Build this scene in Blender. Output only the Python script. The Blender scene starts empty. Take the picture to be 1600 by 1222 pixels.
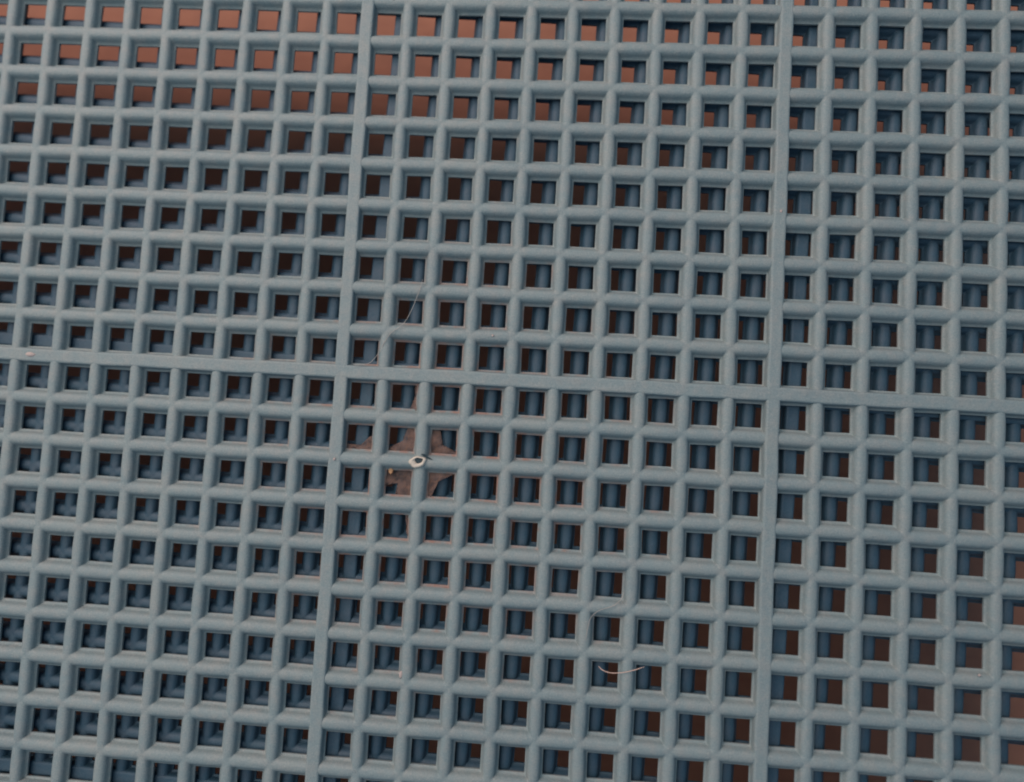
import bpy, math, random
import numpy as np
from mathutils import Matrix, Vector, noise

P = 0.008                     # pitch of the grid, metres
AY = 1.0096                   # rows are a touch further apart than columns
random.seed(7)
sc = bpy.context.scene

# ------------------------------------------------------------------ camera
cam = bpy.data.cameras.new('camera')
co = bpy.data.objects.new('camera', cam); sc.collection.objects.link(co)
R = Matrix(((0.997001476662328, -0.053851126407505785, 0.05557078115143208),
            (0.05742906829510067, 0.9962356278497018, -0.06493439703013518),
            (-0.0518648016278303, 0.06793106791118037, 0.9963410120859988)))
loc = Vector((4.988241737371199, -1.3566847690706654, 16.98374610686689)) * P
co.matrix_world = Matrix.Translation(loc) @ R.to_4x4()
cam.sensor_width = 36.0
cam.lens = 36.0 * 1150 / 1600
cam.clip_start = 0.005; cam.clip_end = 20.0
cam.dof.use_dof = True
cam.dof.focus_distance = 17.0 * P
cam.dof.aperture_fstop = 5.6
sc.camera = co

# ------------------------------------------------------------------ light
w = bpy.data.worlds.new('World'); sc.world = w; w.use_nodes = True
bg = w.node_tree.nodes['Background']
bg.inputs[0].default_value = (0.30, 0.63, 1.0, 1); bg.inputs[1].default_value = 0.27

def area(name, pos, target, size, power, col):
    l = bpy.data.lights.new(name, 'AREA'); l.shape = 'DISK'; l.size = size
    l.energy = power; l.color = col
    o = bpy.data.objects.new(name, l); sc.collection.objects.link(o)
    o.location = pos
    d = Vector(target) - Vector(pos)
    o.rotation_euler = d.to_track_quat('-Z', 'Y').to_euler()
    return o
area('room_lamp', (-0.27, 0.22, 0.56), (0.02, 0.02, 0), 1.00, 5.5, (1.0, 0.880, 0.755))
area('warm_lamp', (-0.22, 0.34, 0.30), (-0.05, 0.04, 0), 0.14, 0.80, (1.0, 0.64, 0.56))

sc.view_settings.view_transform = 'Standard'
sc.view_settings.look = 'None'
sc.view_settings.exposure = 0.0
sc.view_settings.gamma = 1.0
sc.view_settings.use_curve_mapping = False
sc.render.engine = 'CYCLES'
sc.cycles.max_bounces = 8
sc.cycles.diffuse_bounces = 6
sc.cycles.pixel_filter_type = 'GAUSSIAN'
sc.cycles.filter_width = 2.2

# ------------------------------------------------------------------ helpers
def tag(o, label=None, cat=None, group=None, kind=None):
    if label: o['label'] = label
    if cat: o['category'] = cat
    if group: o['group'] = group
    if kind: o['kind'] = kind
    return o

def make(name, verts, faces, mat, parent=None, smooth=False):
    me = bpy.data.meshes.new(name)
    me.from_pydata([tuple(v) for v in verts], [], faces)
    me.update()
    if smooth:
        me.polygons.foreach_set('use_smooth', [True] * len(me.polygons))
    me.materials.append(mat)
    o = bpy.data.objects.new(name, me); sc.collection.objects.link(o)
    if parent: o.parent = parent
    return o

class NT:
    def __init__(s, name):
        s.m = bpy.data.materials.new(name); s.m.use_nodes = True
        s.t = s.m.node_tree; s.b = s.t.nodes['Principled BSDF']
    def n(s, typ, **kw):
        x = s.t.nodes.new(typ)
        for k, v in kw.items():
            if k.startswith('i_'):
                x.inputs[k[2:].replace('_', ' ')].default_value = v
            else: setattr(x, k, v)
        return x
    def l(s, a, b): s.t.links.new(a, b)
    def math(s, op, a, b=None, clamp=False):
        x = s.t.nodes.new('ShaderNodeMath'); x.operation = op; x.use_clamp = clamp
        for i, v in enumerate((a, b)):
            if v is None: continue
            if isinstance(v, (int, float)): x.inputs[i].default_value = v
            else: s.l(v, x.inputs[i])
        return x.outputs[0]
    def mix(s, f, a, b):
        x = s.t.nodes.new('ShaderNodeMix'); x.data_type = 'RGBA'
        for i, v in ((0, f), (6, a), (7, b)):
            if isinstance(v, (int, float)): x.inputs[i].default_value = v
            elif isinstance(v, tuple): x.inputs[i].default_value = v
            else: s.l(v, x.inputs[i])
        return x.outputs[2]

NUB = (1.955 * P, -2.10 * P)

def plastic(name, dirt, tone, dust):
    k = NT(name)
    tc = k.n('ShaderNodeTexCoord')
    big = k.n('ShaderNodeTexNoise', i_Scale=28.0, i_Detail=3.0)
    k.l(tc.outputs['Object'], big.inputs['Vector'])
    mid = k.n('ShaderNodeTexNoise', i_Scale=420.0, i_Detail=4.0, i_Roughness=0.6)
    k.l(tc.outputs['Object'], mid.inputs['Vector'])
    fine = k.n('ShaderNodeTexNoise', i_Scale=3600.0, i_Detail=3.0, i_Roughness=0.7)
    k.l(tc.outputs['Object'], fine.inputs['Vector'])
    c = k.mix(big.outputs['Fac'], tone, tuple(v * 1.10 for v in tone[:3]) + (1,))
    st = k.n('ShaderNodeTexNoise', i_Scale=75.0, i_Detail=5.0, i_Roughness=0.65)
    k.l(tc.outputs['Object'], st.inputs['Vector'])
    c = k.mix(k.math('MULTIPLY', k.math('SUBTRACT', st.outputs['Fac'], 0.50, True), 3.2, True), c, tuple(v * q for v, q in zip(tone[:3], (1.32, 1.18, 1.10))) + (1,))
    c = k.mix(k.math('MULTIPLY', k.math('SUBTRACT', 0.46, st.outputs['Fac'], True), 3.2, True), c, tuple(v * q for v, q in zip(tone[:3], (0.80, 0.84, 0.88))) + (1,))
    # thin dust film, patchy
    d = k.math('MULTIPLY', k.math('SUBTRACT', mid.outputs['Fac'], 0.42, True), 1.6, True)
    c = k.mix(d, c, dust)
    g = k.math('MULTIPLY', k.math('SUBTRACT', fine.outputs['Fac'], 0.53, True), 2.3, True)
    c = k.mix(g, c, tuple(v * 1.35 for v in dust[:3]) + (1,))
    g2 = k.math('MULTIPLY', k.math('SUBTRACT', 0.47, fine.outputs['Fac'], True), 2.3, True)
    c = k.mix(g2, c, tuple(v * 0.58 for v in tone[:3]) + (1,))
    if dirt:
        sep = k.n('ShaderNodeSeparateXYZ'); k.l(tc.outputs['Object'], sep.inputs[0])
        # brown grime caught on the low lips of the openings round the nub
        dx = k.math('SUBTRACT', sep.outputs[0], NUB[0] + 0.4 * P)
        dy = k.math('SUBTRACT', sep.outputs[1], NUB[1])
        r = k.math('SQRT', k.math('ADD', k.math('MULTIPLY', dx, dx), k.math('MULTIPLY', k.math('MULTIPLY', dy, dy), 0.8)))
        r = k.math('MULTIPLY', r, 1 / (4.3 * P))
        nz = k.n('ShaderNodeTexNoise', i_Scale=330.0, i_Detail=4.0); k.l(tc.outputs['Object'], nz.inputs['Vector'])
        near = k.math('SUBTRACT', k.math('ADD', 1.35, k.math('MULTIPLY', k.math('SUBTRACT', nz.outputs['Fac'], 0.5), 1.6)), r, True)
        deep = k.math('MULTIPLY', k.math('SUBTRACT', -0.140 * P, sep.outputs[2]), 1 / (0.035 * P), True)
        f = k.math('MULTIPLY', k.math('MULTIPLY', near, deep), k.math('MULTIPLY', k.math('SUBTRACT', mid.outputs['Fac'], 0.36, True), 4.0, True), True)
        c = k.mix(f, c, (0.25, 0.155, 0.130, 1))
        # pale rubbed burr along every lip edge
        lip = k.math('MULTIPLY', k.math('SUBTRACT', -0.190 * P, sep.outputs[2]), 1 / (0.02 * P), True)
        lf = k.math('MULTIPLY', lip, k.math('MULTIPLY', k.math('SUBTRACT', mid.outputs['Fac'], 0.35, True), 1.5, True))
        c = k.mix(k.math('MULTIPLY', lf, 0.4), c, (0.34, 0.26, 0.24, 1))
    k.l(c, k.b.inputs['Base Color'])
    k.b.inputs['Roughness'].default_value = 0.52
    k.b.inputs['Specular IOR Level'].default_value = 0.35
    bp = k.n('ShaderNodeBump', i_Strength=0.8, i_Distance=0.0001)
    k.l(fine.outputs['Fac'], bp.inputs['Height'])
    bp2 = k.n('ShaderNodeBump', i_Strength=0.5, i_Distance=0.00025)
    k.l(mid.outputs['Fac'], bp2.inputs['Height']); k.l(bp.outputs[0], bp2.inputs['Normal'])
    k.l(bp2.outputs[0], k.b.inputs['Normal'])
    return k.m
M_UP = plastic('upper_plastic', True, (0.183, 0.243, 0.258, 1), (0.290, 0.292, 0.280, 1))
M_LOW_SHADED = plastic('lower_plastic_shaded', False, (0.030, 0.074, 0.115, 1), (0.065, 0.09, 0.125, 1))  # shade behind the upper grid is put into this darker, bluer colour

k = NT('terracotta')
tc = k.n('ShaderNodeTexCoord')
n1 = k.n('ShaderNodeTexNoise', i_Scale=190.0, i_Detail=8.0); k.l(tc.outputs['Object'], n1.inputs['Vector'])
mp = k.n('ShaderNodeMapping'); mp.inputs['Scale'].default_value = (40, 700, 1)
k.l(tc.outputs['Object'], mp.inputs['Vector'])
n2 = k.n('ShaderNodeTexNoise', i_Scale=1.0, i_Detail=4.0); k.l(mp.outputs[0], n2.inputs['Vector'])
c = k.mix(n1.outputs['Fac'], (0.27, 0.112, 0.072, 1), (0.43, 0.182, 0.11, 1))
c = k.mix(k.math('MULTIPLY', k.math('SUBTRACT', n2.outputs['Fac'], 0.5, True), 1.5, True), c, (0.25, 0.085, 0.05, 1))
k.l(c, k.b.inputs['Base Color']); k.b.inputs['Roughness'].default_value = 0.75
bp = k.n('ShaderNodeBump', i_Strength=0.4, i_Distance=0.0003); k.l(n1.outputs['Fac'], bp.inputs['Height'])
k.l(bp.outputs[0], k.b.inputs['Normal'])
M_FLOOR = k.m

def simple(name, col, rough=0.7, spec=0.3, n=0.25, scale=900.0):
    k = NT(name)
    tc = k.n('ShaderNodeTexCoord')
    nz = k.n('ShaderNodeTexNoise', i_Scale=scale, i_Detail=4.0); k.l(tc.outputs['Object'], nz.inputs['Vector'])
    dark = tuple(v * (1 - n * 1.6) for v in col) + (1,)
    lite = tuple(min(1, v * (1 + n * 1.4)) for v in col) + (1,)
    k.l(k.mix(nz.outputs['Fac'], dark, lite), k.b.inputs['Base Color'])
    k.b.inputs['Roughness'].default_value = rough
    k.b.inputs['Specular IOR Level'].default_value = spec
    bp = k.n('ShaderNodeBump', i_Strength=0.6, i_Distance=0.0002); k.l(nz.outputs['Fac'], bp.inputs['Height'])
    k.l(bp.outputs[0], k.b.inputs['Normal'])
    return k.m
M_NUB = simple('pale_plastic', (0.55, 0.50, 0.43), 0.6, 0.3, 0.10)
M_HOLE = simple('dark_teal_plug', (0.012, 0.035, 0.05), 0.5, 0.3, 0.2)
def leaf_mat():
    k = NT('brown_leaf')
    tc = k.n('ShaderNodeTexCoord')
    n1 = k.n('ShaderNodeTexNoise', i_Scale=520.0, i_Detail=5.0, i_Roughness=0.65); k.l(tc.outputs['Object'], n1.inputs['Vector'])
    n2 = k.n('ShaderNodeTexVoronoi', i_Scale=700.0); n2.feature = 'DISTANCE_TO_EDGE'; k.l(tc.outputs['Object'], n2.inputs['Vector'])
    f = k.math('MULTIPLY', k.math('SUBTRACT', n1.outputs['Fac'], 0.36, True), 3.6, True)
    c = k.mix(f, (0.070, 0.055, 0.058, 1), (0.235, 0.150, 0.125, 1))
    v = k.math('SUBTRACT', 1.0, k.math('MULTIPLY', n2.outputs['Distance'], 12.0, True), True)
    c = k.mix(k.math('MULTIPLY', v, 0.55), c, (0.27, 0.15, 0.105, 1))
    k.l(c, k.b.inputs['Base Color']); k.b.inputs['Roughness'].default_value = 0.8
    k.b.inputs['Alpha'].default_value = 0.52
    bp = k.n('ShaderNodeBump', i_Strength=0.9, i_Distance=0.0004); k.l(n1.outputs['Fac'], bp.inputs['Height'])
    k.l(bp.outputs[0], k.b.inputs['Normal'])
    return k.m
M_LEAF = leaf_mat()
M_AMBER = simple('amber_crumb', (0.40, 0.22, 0.11), 0.5, 0.4, 0.3)
M_HAIR = simple('pale_hair', (0.66, 0.46, 0.38), 0.4, 0.5, 0.1)
M_HAIR2 = simple('grey_hair', (0.40, 0.38, 0.35), 0.5, 0.4, 0.1)
M_LINT = simple('lint', (0.44, 0.37, 0.35), 0.9, 0.1, 0.15)

# ------------------------------------------------------------------ floor
FLOOR_Z = -4.9 * P
L = 3.0
fl = make('floor', [(-L, -L, FLOOR_Z), (L, -L, FLOOR_Z), (L, L, FLOOR_Z), (-L, L, FLOOR_Z)], [(0, 1, 2, 3)], M_FLOOR)
tag(fl, 'terracotta brown floor seen through the openings of both grids', 'floor', kind='structure')

# ------------------------------------------------------------------ the grids
J0, J1, I0, I1 = -20, 16, -11, 20          # columns, rows (rows count downwards)
US = [0.0, 0.03, 0.06, 0.085, 0.105, 0.122, 0.134, 0.143, 0.150, 0.160, 0.180, 0.205]
HS = [0.0, -0.002, -0.009, -0.021, -0.038, -0.061, -0.089, -0.118, -0.146, -0.173, -0.194, -0.210]
BOT = -0.250
HV = [0.0, -0.002, -0.009, -0.021, -0.038, -0.060, -0.085, -0.110, -0.134, -0.162, -0.190, -0.210]
def prof(a, H=HS): return np.interp(a, US, H)

def lattice_mesh():
    neg = [-u for u in US[::-1]]; pos = US[1:]
    mids = [0.27, 0.34, 0.42, 0.5, 0.58, 0.66, 0.73]
    def axis(k0, k1):
        out = []
        for k in range(k0, k1 + 1):
            out += [(k + u, True) for u in neg + pos]
            if k < k1: out += [(k + m, False) for m in mids]
        return np.array([a for a, _ in out]), np.array([b for _, b in out])
    X, bx = axis(J0, J1); Y, by = axis(I0, I1)
    GX, GY = np.meshgrid(X, Y)
    DX = np.abs(GX - np.round(GX)); DY = np.abs(GY - np.round(GY))
    # bars swell between the crossings like little pillows
    sx = 1.0 + 0.10 * np.sin(np.pi * np.clip((DY - 0.13) / 0.37, 0, 1) * 0.5) ** 0.7 - 0.02
    sy = 1.05 + 0.03 * np.sin(np.pi * np.clip((DX - 0.13) / 0.37, 0, 1) * 0.5) - 0.02
    hx = np.where(DX < .2, prof(DX / sx, HV), -0.205); hy = np.where(DY < .2, np.where(GY > np.round(GY), prof(DY / sy, HV), prof(DY / sy)), -0.205)
    kk = 0.035                                                   # moulded fillet where bars meet
    hb = np.clip(0.5 + 0.5 * (hx - hy) / kk, 0, 1)
    Z = hy * (1 - hb) + hx * hb + kk * hb * (1 - hb)
    Z = np.minimum(Z, 0.004)
    M = np.maximum(DX, DY)
    Z -= 0.016 * np.exp(-(M / 0.10) ** 2)                       # slight dimple at the crossing
    rng = np.random.RandomState(3)
    # low frequency unevenness of the moulding
    Z += 0.010 * np.sin(GX * 0.71 + GY * 0.33) * np.sin(GY * 0.57 - GX * 0.21)
    jx = 0.006 * np.sin(GY * 2.3 + np.round(GX) * 5.1) + 0.004 * np.sin(GX * 3.1)
    jy = 0.006 * np.sin(GX * 2.1 + np.round(GY) * 3.7)
    ny, nx = GX.shape
    # which squares are solid
    inx = np.array([bx[i] and bx[i + 1] and round(X[i]) == round(X[i + 1]) for i in range(nx - 1)])
    iny = np.array([by[i] and by[i + 1] and round(Y[i]) == round(Y[i + 1]) for i in range(ny - 1)])
    solid = inx[None, :] | iny[:, None]
    # cross bars are a little stouter at the root than the upright ones
    RY = np.round(GY); oy = GY - RY
    wide = np.interp(np.abs(oy), [0, .12, .205, .27, .5], [0, .002, .020, .014, 0])
    VX = (GX + jx) * P; VY = -(GY + np.sign(oy) * wide + jy) * P * AY; VZ = Z * P
    N = nx * ny
    verts = np.empty((2 * N, 3))
    verts[:N] = np.stack([VX, VY, VZ], -1).reshape(-1, 3)
    verts[N:] = verts[:N]; verts[N:, 2] = BOT * P
    idx = np.arange(N).reshape(ny, nx)
    a = idx[:-1, :-1][solid]; b = idx[:-1, 1:][solid]; c = idx[1:, 1:][solid]; d = idx[1:, :-1][solid]
    cx = (X[:-1] + X[1:]) / 2; cy = (Y[:-1] + Y[1:]) / 2
    CX, CY = np.meshgrid(cx - np.round(cx), cy - np.round(cy))
    same = ((CX * CY) > 0)[solid]                                # crease runs a-c
    f1 = np.where(same[:, None], np.stack([a, d, c], 1), np.stack([a, d, b], 1))
    f2 = np.where(same[:, None], np.stack([a, c, b], 1), np.stack([b, d, c], 1))
    faces = [f1, f2]
    f3 = np.stack([a, b, c], 1) + N; f4 = np.stack([a, c, d], 1) + N
    faces += [f3, f4]
    # side walls where solid meets void
    S = np.zeros((ny + 1, nx + 1), bool); S[1:-1, 1:-1] = solid
    def wall(p, q):                                              # p->q with solid on left seen from above flipped later
        faces.append(np.stack([p, q, q + N], 1)); faces.append(np.stack([p, p + N, q + N][::1], 1)[:, [0, 2, 1]])
    e = solid[:, :]
    # vertical edges (constant x)
    for side in (0, 1):
        left = np.zeros((ny - 1, nx), bool); right = np.zeros((ny - 1, nx), bool)
        left[:, 1:] = solid; right[:, :-1] = solid
        m = (left & ~right) if side == 0 else (right & ~left)
        p = idx[:-1, :][m]; q = idx[1:, :][m]
        if side == 0: wall(q, p) if False else wall(p, q)
        else: wall(q, p)
        up = np.zeros((ny, nx - 1), bool); dn = np.zeros((ny, nx - 1), bool)
        up[1:, :] = solid; dn[:-1, :] = solid
        m = (up & ~dn) if side == 0 else (dn & ~up)
        p = idx[:, :-1][m]; q = idx[:, 1:][m]
        if side == 0: wall(q, p)
        else: wall(p, q)
    F = np.concatenate(faces).astype(np.int32)
    used = np.zeros(2 * N, bool); used[F.ravel()] = True
    remap = np.cumsum(used) - 1
    F = remap[F]; verts = verts[used]
    me = bpy.data.meshes.new('lattice')
    me.vertices.add(len(verts)); me.vertices.foreach_set('co', verts.ravel())
    me.loops.add(F.size); me.loops.foreach_set('vertex_index', F.ravel())
    me.polygons.add(len(F)); me.polygons.foreach_set('loop_start', np.arange(0, F.size, 3))
    me.polygons.foreach_set('loop_total', np.full(len(F), 3))
    me.update(calc_edges=True); me.validate()
    me.polygons.foreach_set('use_smooth', np.ones(len(me.polygons), bool))
    me.set_sharp_from_angle(angle=math.radians(38))
    return me

RIB = [(-0.195, -0.24), (-0.176, -0.13), (-0.163, -0.05), (-0.152, -0.018), (-0.135, -0.001), (-0.105, 0.007),
       (0.105, 0.007), (0.135, -0.001), (0.152, -0.018), (0.163, -0.05), (0.176, -0.13), (0.195, -0.24)]
def rib_geo(axis, k, a0, a1, lift=0.0, bot=-0.256, scale=1.0):
    """flat topped rib along a grid line; axis 'v' runs down the picture, 'h' across"""
    prof = [(u * scale, z + lift) for u, z in RIB]
    prof[0] = (prof[0][0], bot); prof[-1] = (prof[-1][0], bot)
    n = int(abs(a1 - a0) * 4); V = []; F = []
    m = len(prof)
    for s in range(n + 1):
        t = a0 + (a1 - a0) * s / n
        wob = 0.006 * math.sin(t * 1.7 + k) + 0.004 * math.sin(t * 4.1)
        wz = 0.003 * math.sin(t * 1.3 + k * 2)
        for u, z in prof:
            if axis == 'v': V.append(((k + u + wob) * P, -t * P * AY, (z + (wz if z > -.1 else 0)) * P))
            else: V.append((t * P, -(k + u + wob) * P * AY, (z + (wz if z > -.1 else 0)) * P))
    for s in range(n):
        for q in range(m):
            r = (q + 1) % m
            f = (s * m + q, s * m + r, (s + 1) * m + r, (s + 1) * m + q)
            F.append(f if axis == 'h' else f[::-1])
    F.append(tuple(range(m))); F.append(tuple(range(n * m, n * m + m))[::-1])
    return V, F

def box_geo(x0, x1, y0, y1, z0, z1):
    V = [(x, y, z) for z in (z0, z1) for y in (y0, y1) for x in (x0, x1)]
    return V, [(0, 2, 3, 1), (4, 5, 7, 6), (0, 1, 5, 4), (1, 3, 7, 5), (3, 2, 6, 7), (2, 0, 4, 6)]

LAT = lattice_mesh()
def grid(name, mat, label, foot_depth):
    root = bpy.data.objects.new(name, None); sc.collection.objects.link(root)
    root.empty_display_size = 0.01
    tag(root, label, 'plastic grid', 'stacked plastic grids')
    me = LAT if mat is M_UP else LAT.copy()
    me.materials.clear(); me.materials.append(mat)
    o = bpy.data.objects.new('lattice', me); sc.collection.objects.link(o); o.parent = root
    for j in (-10, 0, 10):
        V, F = rib_geo('v', j, I0 + .2, I1 - .2)
        make('rib', V, F, mat, root)
    for i in (0, 10):
        V, F = rib_geo('h', i, J0 + .2, J1 - .2, lift=0.004, bot=-0.2525)
        make('rib', V, F, mat, root)
    # outer rim, one closed loop
    V = []; F = []
    x0, x1, y0, y1 = (J0 - .1) * P, (J1 + .1) * P, -(I1 + .1) * P * AY, -(I0 - .1) * P * AY
    t = 0.55 * P; zt, zb = 0.05 * P, -0.30 * P
    for (gx, z) in ((0, zb), (0, zt), (t, zt), (t, zb)):
        V += [(x0 - gx, y0 - gx, z), (x1 + gx, y0 - gx, z), (x1 + gx, y1 + gx, z), (x0 - gx, y1 + gx, z)]
    for ring in range(4):
        nr = (ring + 1) % 4
        for c in range(4):
            F.append((ring * 4 + c, ring * 4 + (c + 1) % 4, nr * 4 + (c + 1) % 4, nr * 4 + c))
    make('rim', V, F, mat, root)
    if foot_depth:
        for fx, fy in ((x0 - t * .5, y0 - t * .5), (x1 + t * .5, y0 - t * .5), (x0 - t * .5, y1 + t * .5), (x1 + 2.4 * P, y1 + 1.8 * P)):
            if fx > x1 + P:                       # this foot stands on a bracket beyond the corner
                V = [(x1 + .1 * P, y1 + .1 * P, zb + .001), (x1 + .5 * P, y1 - .2 * P, zb + .001), (x1 + 2.8 * P, y1 + 1.6 * P, zb + .001), (x1 + 2.2 * P, y1 + 2.2 * P, zb + .001)]
                V = [(x, y, z - .0008) for x, y, z in V] + V
                make('bracket', V, [(3, 2, 1, 0), (4, 5, 6, 7), (0, 1, 5, 4), (1, 2, 6, 5), (2, 3, 7, 6), (3, 0, 4, 7)], mat, root)
            if True:
                r = t * 0.49; V = []; F = []
                n = 16
                for z, rr in ((zb, r), (-foot_depth + .001, r * .9), (-foot_depth, r * .8)):
                    for q in range(n):
                        V.append((fx + rr * math.cos(q * 2 * math.pi / n), fy + rr * math.sin(q * 2 * math.pi / n), z))
                for s in range(2):
                    for q in range(n):
                        F.append((s * n + q, (s + 1) * n + q, (s + 1) * n + (q + 1) % n, s * n + (q + 1) % n))
                F.append(tuple(range(2 * n, 3 * n))[::-1]); F.append(tuple(range(n)))
                make('foot', V, F, mat, root, smooth=False)
    return root

up = grid('plastic_grid', M_UP, 'blue grey plastic grid of square openings, the upper one nearest the viewer', 0)
LOWZ = -0.349 * P
low = grid('plastic_grid', M_LOW_SHADED, 'lower blue grey plastic grid lying shifted and slightly turned behind the front one', -(FLOOR_Z - LOWZ))
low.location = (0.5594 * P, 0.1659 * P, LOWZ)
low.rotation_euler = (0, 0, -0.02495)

# ------------------------------------------------------------------ small things
def pt(j, i, z): return Vector((j * P, -i * P * AY, z * P))

# pale oval nub with a dark hole, moulded burr stuck on the crossing
def nub():
    root = bpy.data.objects.new('plastic_nub', None); sc.collection.objects.link(root)
    root.location = pt(1.96, 1.99, 0.0); root.rotation_euler = (0, 0, math.radians(14))
    tag(root, 'small pale oval plastic nub with a dark hole stuck on a grid crossing', 'nub')
    rnd = random.Random(5)
    n = 40; V = []; F = []
    rings = [(1.0, -0.06), (1.0, 0.02), (0.90, 0.055), (0.70, 0.07), (0.52, 0.05), (0.45, 0.0), (0.42, -0.02)]
    for r, z in rings:
        for q in range(n):
            a = q * 2 * math.pi / n
            wob = 1 + 0.07 * math.sin(3 * a + 1) + 0.05 * math.sin(5 * a) + (rnd.uniform(-.03, .03) if r > .6 else 0)
            tip = 1 + (0.16 * max(0, -math.cos(a)) ** 3 if r > .6 else 0)
            ox = 0.028 if r < .6 else 0
            V.append(((r * .190 * wob * tip * math.cos(a) + ox * 1) * P, (r * .135 * wob * math.sin(a) + ox) * P, z * P))
    m = len(rings)
    for s in range(m - 1):
        for q in range(n):
            F.append((s * n + q, s * n + (q + 1) % n, (s + 1) * n + (q + 1) % n, (s + 1) * n + q))
    o = make('burr_ring', V, F, M_NUB, root, smooth=True)
    V2 = [V[(m - 1) * n + q] for q in range(n)]
    V2 = [(x * 1.12, y * 1.15, z + 0.055 * P) for x, y, z in V2]
    V2 = V2 + [(x, y, z - 0.1 * P) for x, y, z in V2]
    F2 = [tuple(range(n))] + [tuple(range(n, 2 * n))[::-1]] + [(q, q + n, (q + 1) % n + n, (q + 1) % n) for q in range(n)]
    make('dark_hole', V2, F2, M_HOLE, root)
    # little dark sliver leaning on its right shoulder
    V3 = []
    for z in (0.0, 0.035):
        for x, y in ((0.10, 0.165), (0.17, 0.155), (0.33, 0.0), (0.35, -0.03), (0.25, 0.03), (0.15, 0.10)):
            V3.append((x * P, y * P, (z - 0.35 * max(0, x - .12)*0.4) * P))
    F3 = [(5, 4, 3, 2, 1, 0), (6, 7, 8, 9, 10, 11)] + [(q, (q + 1) % 6, (q + 1) % 6 + 6, q + 6) for q in range(6)]
    make('dark_sliver', V3, F3, M_HOLE, root)
nub()

# curled scraps of brown leaf caught behind the front grid
def scrap(name, outline, z, curl, mat, label, cat, group=None, seed=1):
    """outline in grid units (j, i); a crumpled sheet with real thickness"""
    rnd = random.Random(seed)
    n = len(outline)
    cx = sum(p[0] for p in outline) / n; cy = sum(p[1] for p in outline) / n
    # resample the edge
    edge = []
    for q in range(n):
        a = outline[q]; b = outline[(q + 1) % n]
        for s in range(4):
            t = s / 4
            edge.append((a[0] + (b[0] - a[0]) * t + rnd.uniform(-.012, .012), a[1] + (b[1] - a[1]) * t + rnd.uniform(-.012, .012)))
    m = len(edge); rings = 6; V = []; F = []
    def hz(x, y):
        return z + curl * noise.noise(Vector((x * 3.1 + seed, y * 3.1, seed * .7))) + curl * .35 * noise.noise(Vector((x * 9, y * 9, seed)))
    for side in (0, 1):
        for r in range(1, rings + 1):
            t = r / rings
            for x, y in edge:
                X = cx + (x - cx) * t; Y = cy + (y - cy) * t
                V.append(pt(X, Y, hz(X, Y) - side * 0.012))
        V.append(pt(cx, cy, hz(cx, cy) - side * 0.012))
    T = rings * m + 1
    for side in (0, 1):
        o = side * T
        for q in range(m):
            q2 = (q + 1) % m
            f = (o + T - 1, o + q2, o + q) if side == 0 else (o + T - 1, o + q, o + q2)
            F.append(f)
            for r in range(rings - 1):
                f = (o + r * m + q, o + r * m + q2, o + (r + 1) * m + q2, o + (r + 1) * m + q)
                F.append(f if side == 0 else f[::-1])
    for q in range(m):
        q2 = (q + 1) % m; b = (rings - 1) * m
        F.append((b + q, b + q2, b + q2 + T, b + q + T))
    V = [tuple(v) for v in V]
    org = pt(cx, cy, z); V = [(v[0] - org.x, v[1] - org.y, v[2] - org.z) for v in V]
    ob = make(name, V, F, mat, None, smooth=True)
    ob.location = org
    return tag(ob, label, cat, group)
G = 'brown dried scraps round the pale nub'
scrap('leaf_scrap', [(1.14, 1.74), (1.34, 1.66), (1.50, 1.60), (1.54, 1.45), (1.60, 1.30), (1.66, 1.12), (1.92, 1.10), (1.92, 1.90), (1.14, 1.90)], -0.22, .09, M_LEAF,
      'brown leaf scrap filling the right of the opening above left of the pale nub', 'leaf scrap', G, 3)
scrap('leaf_scrap', [(2.10, 1.14), (2.37, 1.14), (2.38, 1.45), (2.36, 1.62), (2.54, 1.60), (2.74, 1.70), (2.88, 1.76), (2.88, 1.90), (2.10, 1.90)], -0.22, .08, M_LEAF,
      'reddish leaf scrap along the left edge of the opening above right of the nub', 'leaf scrap', G, 8)
scrap('leaf_scrap', [(1.15, 2.12), (1.90, 2.12), (1.90, 2.88), (1.42, 2.90), (1.46, 2.70), (1.47, 2.55), (1.40, 2.44), (1.28, 2.42), (1.15, 2.60)], -0.22, .10, M_LEAF,
      'crumpled brown leaf scrap covering most of the opening just below left of the pale nub', 'leaf scrap', G, 12)
scrap('leaf_scrap', [(2.12, 2.12), (2.86, 2.12), (2.82, 2.22), (2.60, 2.28), (2.44, 2.36), (2.34, 2.56), (2.28, 2.82), (2.12, 2.84)], -0.22, .09, M_LEAF,
      'rust brown leaf scrap arching over the opening just below right of the pale nub', 'leaf scrap', G, 21)
scrap('amber_crumb', [(1.25, 2.20), (1.30, 2.17), (1.36, 2.21), (1.34, 2.28), (1.30, 2.32), (1.25, 2.27)], -0.17, .05, M_AMBER,
      'tiny amber crumb at the top left corner of the leaf scrap below the nub', 'crumb', None, 4)

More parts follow.
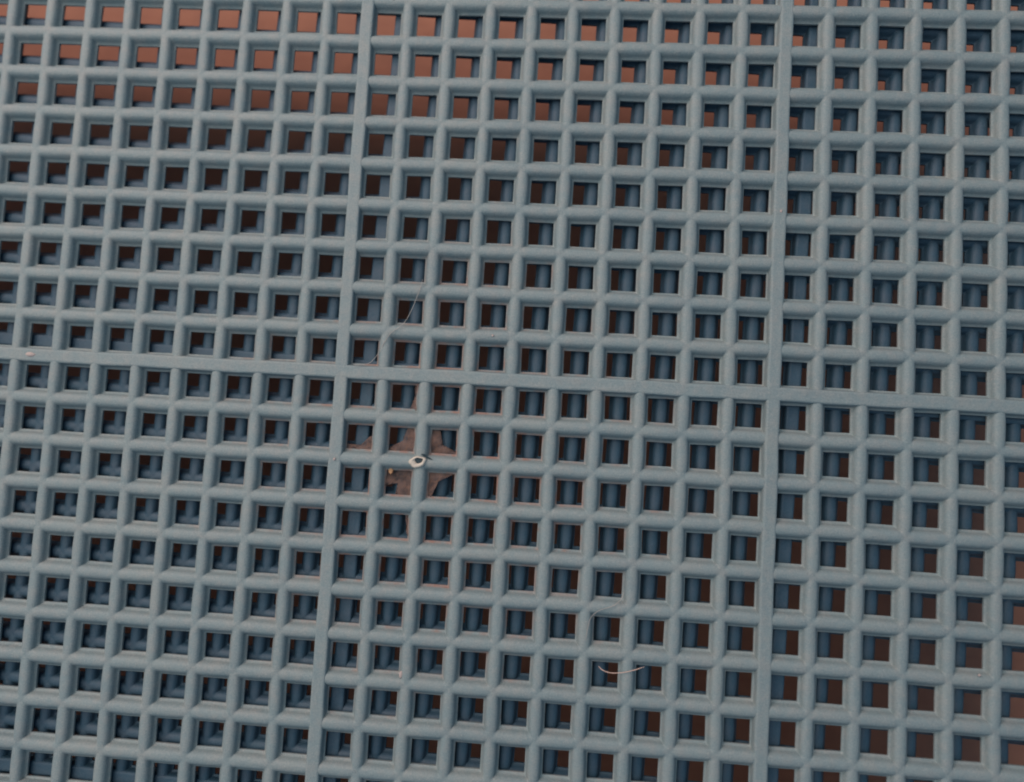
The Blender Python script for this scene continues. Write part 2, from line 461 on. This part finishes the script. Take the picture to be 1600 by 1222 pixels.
def fibre(name, pts, rad, mat, label, cat='hair', group=None):
    """smooth thin strand through grid points (j, i, z)"""
    P3 = [pt(*p) for p in pts]
    path = []
    for q in range(len(P3) - 1):
        p0 = P3[max(q - 1, 0)]; p1 = P3[q]; p2 = P3[q + 1]; p3 = P3[min(q + 2, len(P3) - 1)]
        for s in range(10):
            t = s / 10
            path.append(0.5 * ((2 * p1) + (p2 - p0) * t + (2 * p0 - 5 * p1 + 4 * p2 - p3) * t * t + (3 * p1 - p0 - 3 * p2 + p3) * t ** 3))
    path.append(P3[-1])
    V = []; F = []; n = 7
    org = path[0].copy()
    for q, p in enumerate(path):
        d = (path[min(q + 1, len(path) - 1)] - path[max(q - 1, 0)]).normalized()
        a = d.orthogonal().normalized(); a = (Vector((0, 0, 1)) - d * d.z).normalized() if abs(d.z) < .95 else a
        b = d.cross(a)
        r = rad * (0.35 + 0.65 * min(1, q / 6, (len(path) - 1 - q) / 6))
        for s in range(n):
            an = s * 2 * math.pi / n
            V.append(tuple(p - org + (a * math.cos(an) + b * math.sin(an)) * r))
    for q in range(len(path) - 1):
        for s in range(n):
            F.append((q * n + s, q * n + (s + 1) % n, (q + 1) * n + (s + 1) % n, (q + 1) * n + s))
    F.append(tuple(range(n))[::-1]); F.append(tuple(range((len(path) - 1) * n, len(path) * n)))
    o = make(name, V, F, mat, None, smooth=True); o.location = org
    return tag(o, label, cat, group)
HG = None
fibre('stray_hair', [(1.79, -2.24, .03), (1.71, -1.90, .035), (1.59, -1.55, .02), (1.46, -1.26, .03), (1.32, -1.10, .035), (1.14, -0.96, .04),
                     (0.98, -0.72, .02), (0.88, -0.52, -.03), (0.68, -0.24, .0), (0.45, -0.17, .05), (0.28, -0.16, .045)], 0.00005, M_HAIR2,
      'long thin grey hair slanting across two openings above left of centre')
fibre('stray_hair', [(6.34, 6.27, -.02), (6.42, 6.335, .01), (6.55, 6.375, .03), (6.70, 6.38, .035), (6.91, 6.35, .035), (7.12, 6.29, .03), (7.36, 6.20, .02)], 0.00007, M_HAIR,
      'short bright pinkish hair bridging a bar low in the picture')
fibre('stray_hair', [(6.84, 4.60, -.06), (6.78, 4.76, .0), (6.63, 4.90, .03), (6.45, 4.98, .035), (6.28, 5.05, .035), (6.12, 5.20, .035), (6.06, 5.40, .035), (6.02, 5.72, .035)], 0.00005, M_HAIR2,
      'faint curved pale hair lying over a crossing just above the bright hair')

def speck(jx, iy, z, rx, ry, label, seed):
    rnd = random.Random(seed); V = []; F = []; n = 12
    rings = [(1.0, 0), (.85, .35), (.5, .7), (0.15, .85)]
    for r, zz in rings:
        for q in range(n):
            a = q * 2 * math.pi / n; k_ = 1 + rnd.uniform(-.22, .22)
            V.append((math.cos(a) * rx * r * k_ * P, math.sin(a) * ry * r * k_ * P, zz * min(rx, ry) * .8 * P))
    for s in range(3):
        for q in range(n):
            F.append((s * n + q, s * n + (q + 1) % n, (s + 1) * n + (q + 1) % n, (s + 1) * n + q))
    F.append(tuple(range(3 * n, 4 * n))); F.append(tuple(range(n))[::-1])
    o = make('lint_speck', V, F, M_LINT, None, smooth=True); o.location = pt(jx, iy, z)
    return tag(o, label, 'lint')
speck(-7.59, 0.0, 0.004, .13, .06, 'pale pink lint fleck on the flat cross rib near the left edge', 2)
speck(1.88, 6.78, -0.04, .045, .09, 'small pinkish lint fleck on the side of a bar low left of centre', 6)
speck(0.0, 2.04, 0.016, .035, .035, 'tiny white fleck on the broad upright rib left of the nub', 9)

G = 'thin brown scraps clinging in the openings near the nub'
scrap('leaf_sliver', [(1.72, 0.16), (1.88, 0.14), (1.88, 0.86), (1.62, 0.86), (1.70, 0.66), (1.76, 0.42)], -0.20, .05, M_LEAF,
      'thin brown sliver down the right side of the opening two above left of the nub', 'leaf scrap', G, 31)
scrap('leaf_sliver', [(0.14, 1.66), (0.40, 1.76), (0.62, 1.66), (0.72, 1.50), (0.86, 1.44), (0.88, 1.88), (0.14, 1.88)], -0.21, .05, M_LEAF,
      'low brown scrap in the opening beside the upright rib, left of the nub', 'leaf scrap', G, 35)
scrap('leaf_sliver', [(1.70, 3.12), (1.88, 3.12), (1.88, 3.66), (1.78, 3.70), (1.74, 3.44)], -0.20, .05, M_LEAF,
      'narrow brown sliver on the right side of the opening two rows below the nub', 'leaf scrap', G, 38)
for q, (a, b, z, rx, ry, lab) in enumerate([
        (3.52, -1.01, .0, .03, .03, 'tiny pale grain on a crossbar in the upper middle'),
        (14.62, 5.86, .0, .035, .03, 'tiny pale grain on a crossbar near the right edge'),
        (10.02, -4.20, .008, .03, .04, 'tiny pale grain on the right broad upright rib'),
        (0.62, -9.02, .0, .035, .03, 'tiny white grain on the topmost crossbar beside the left broad rib')]):
    speck(a, b, z, rx, ry, lab, 40 + q)
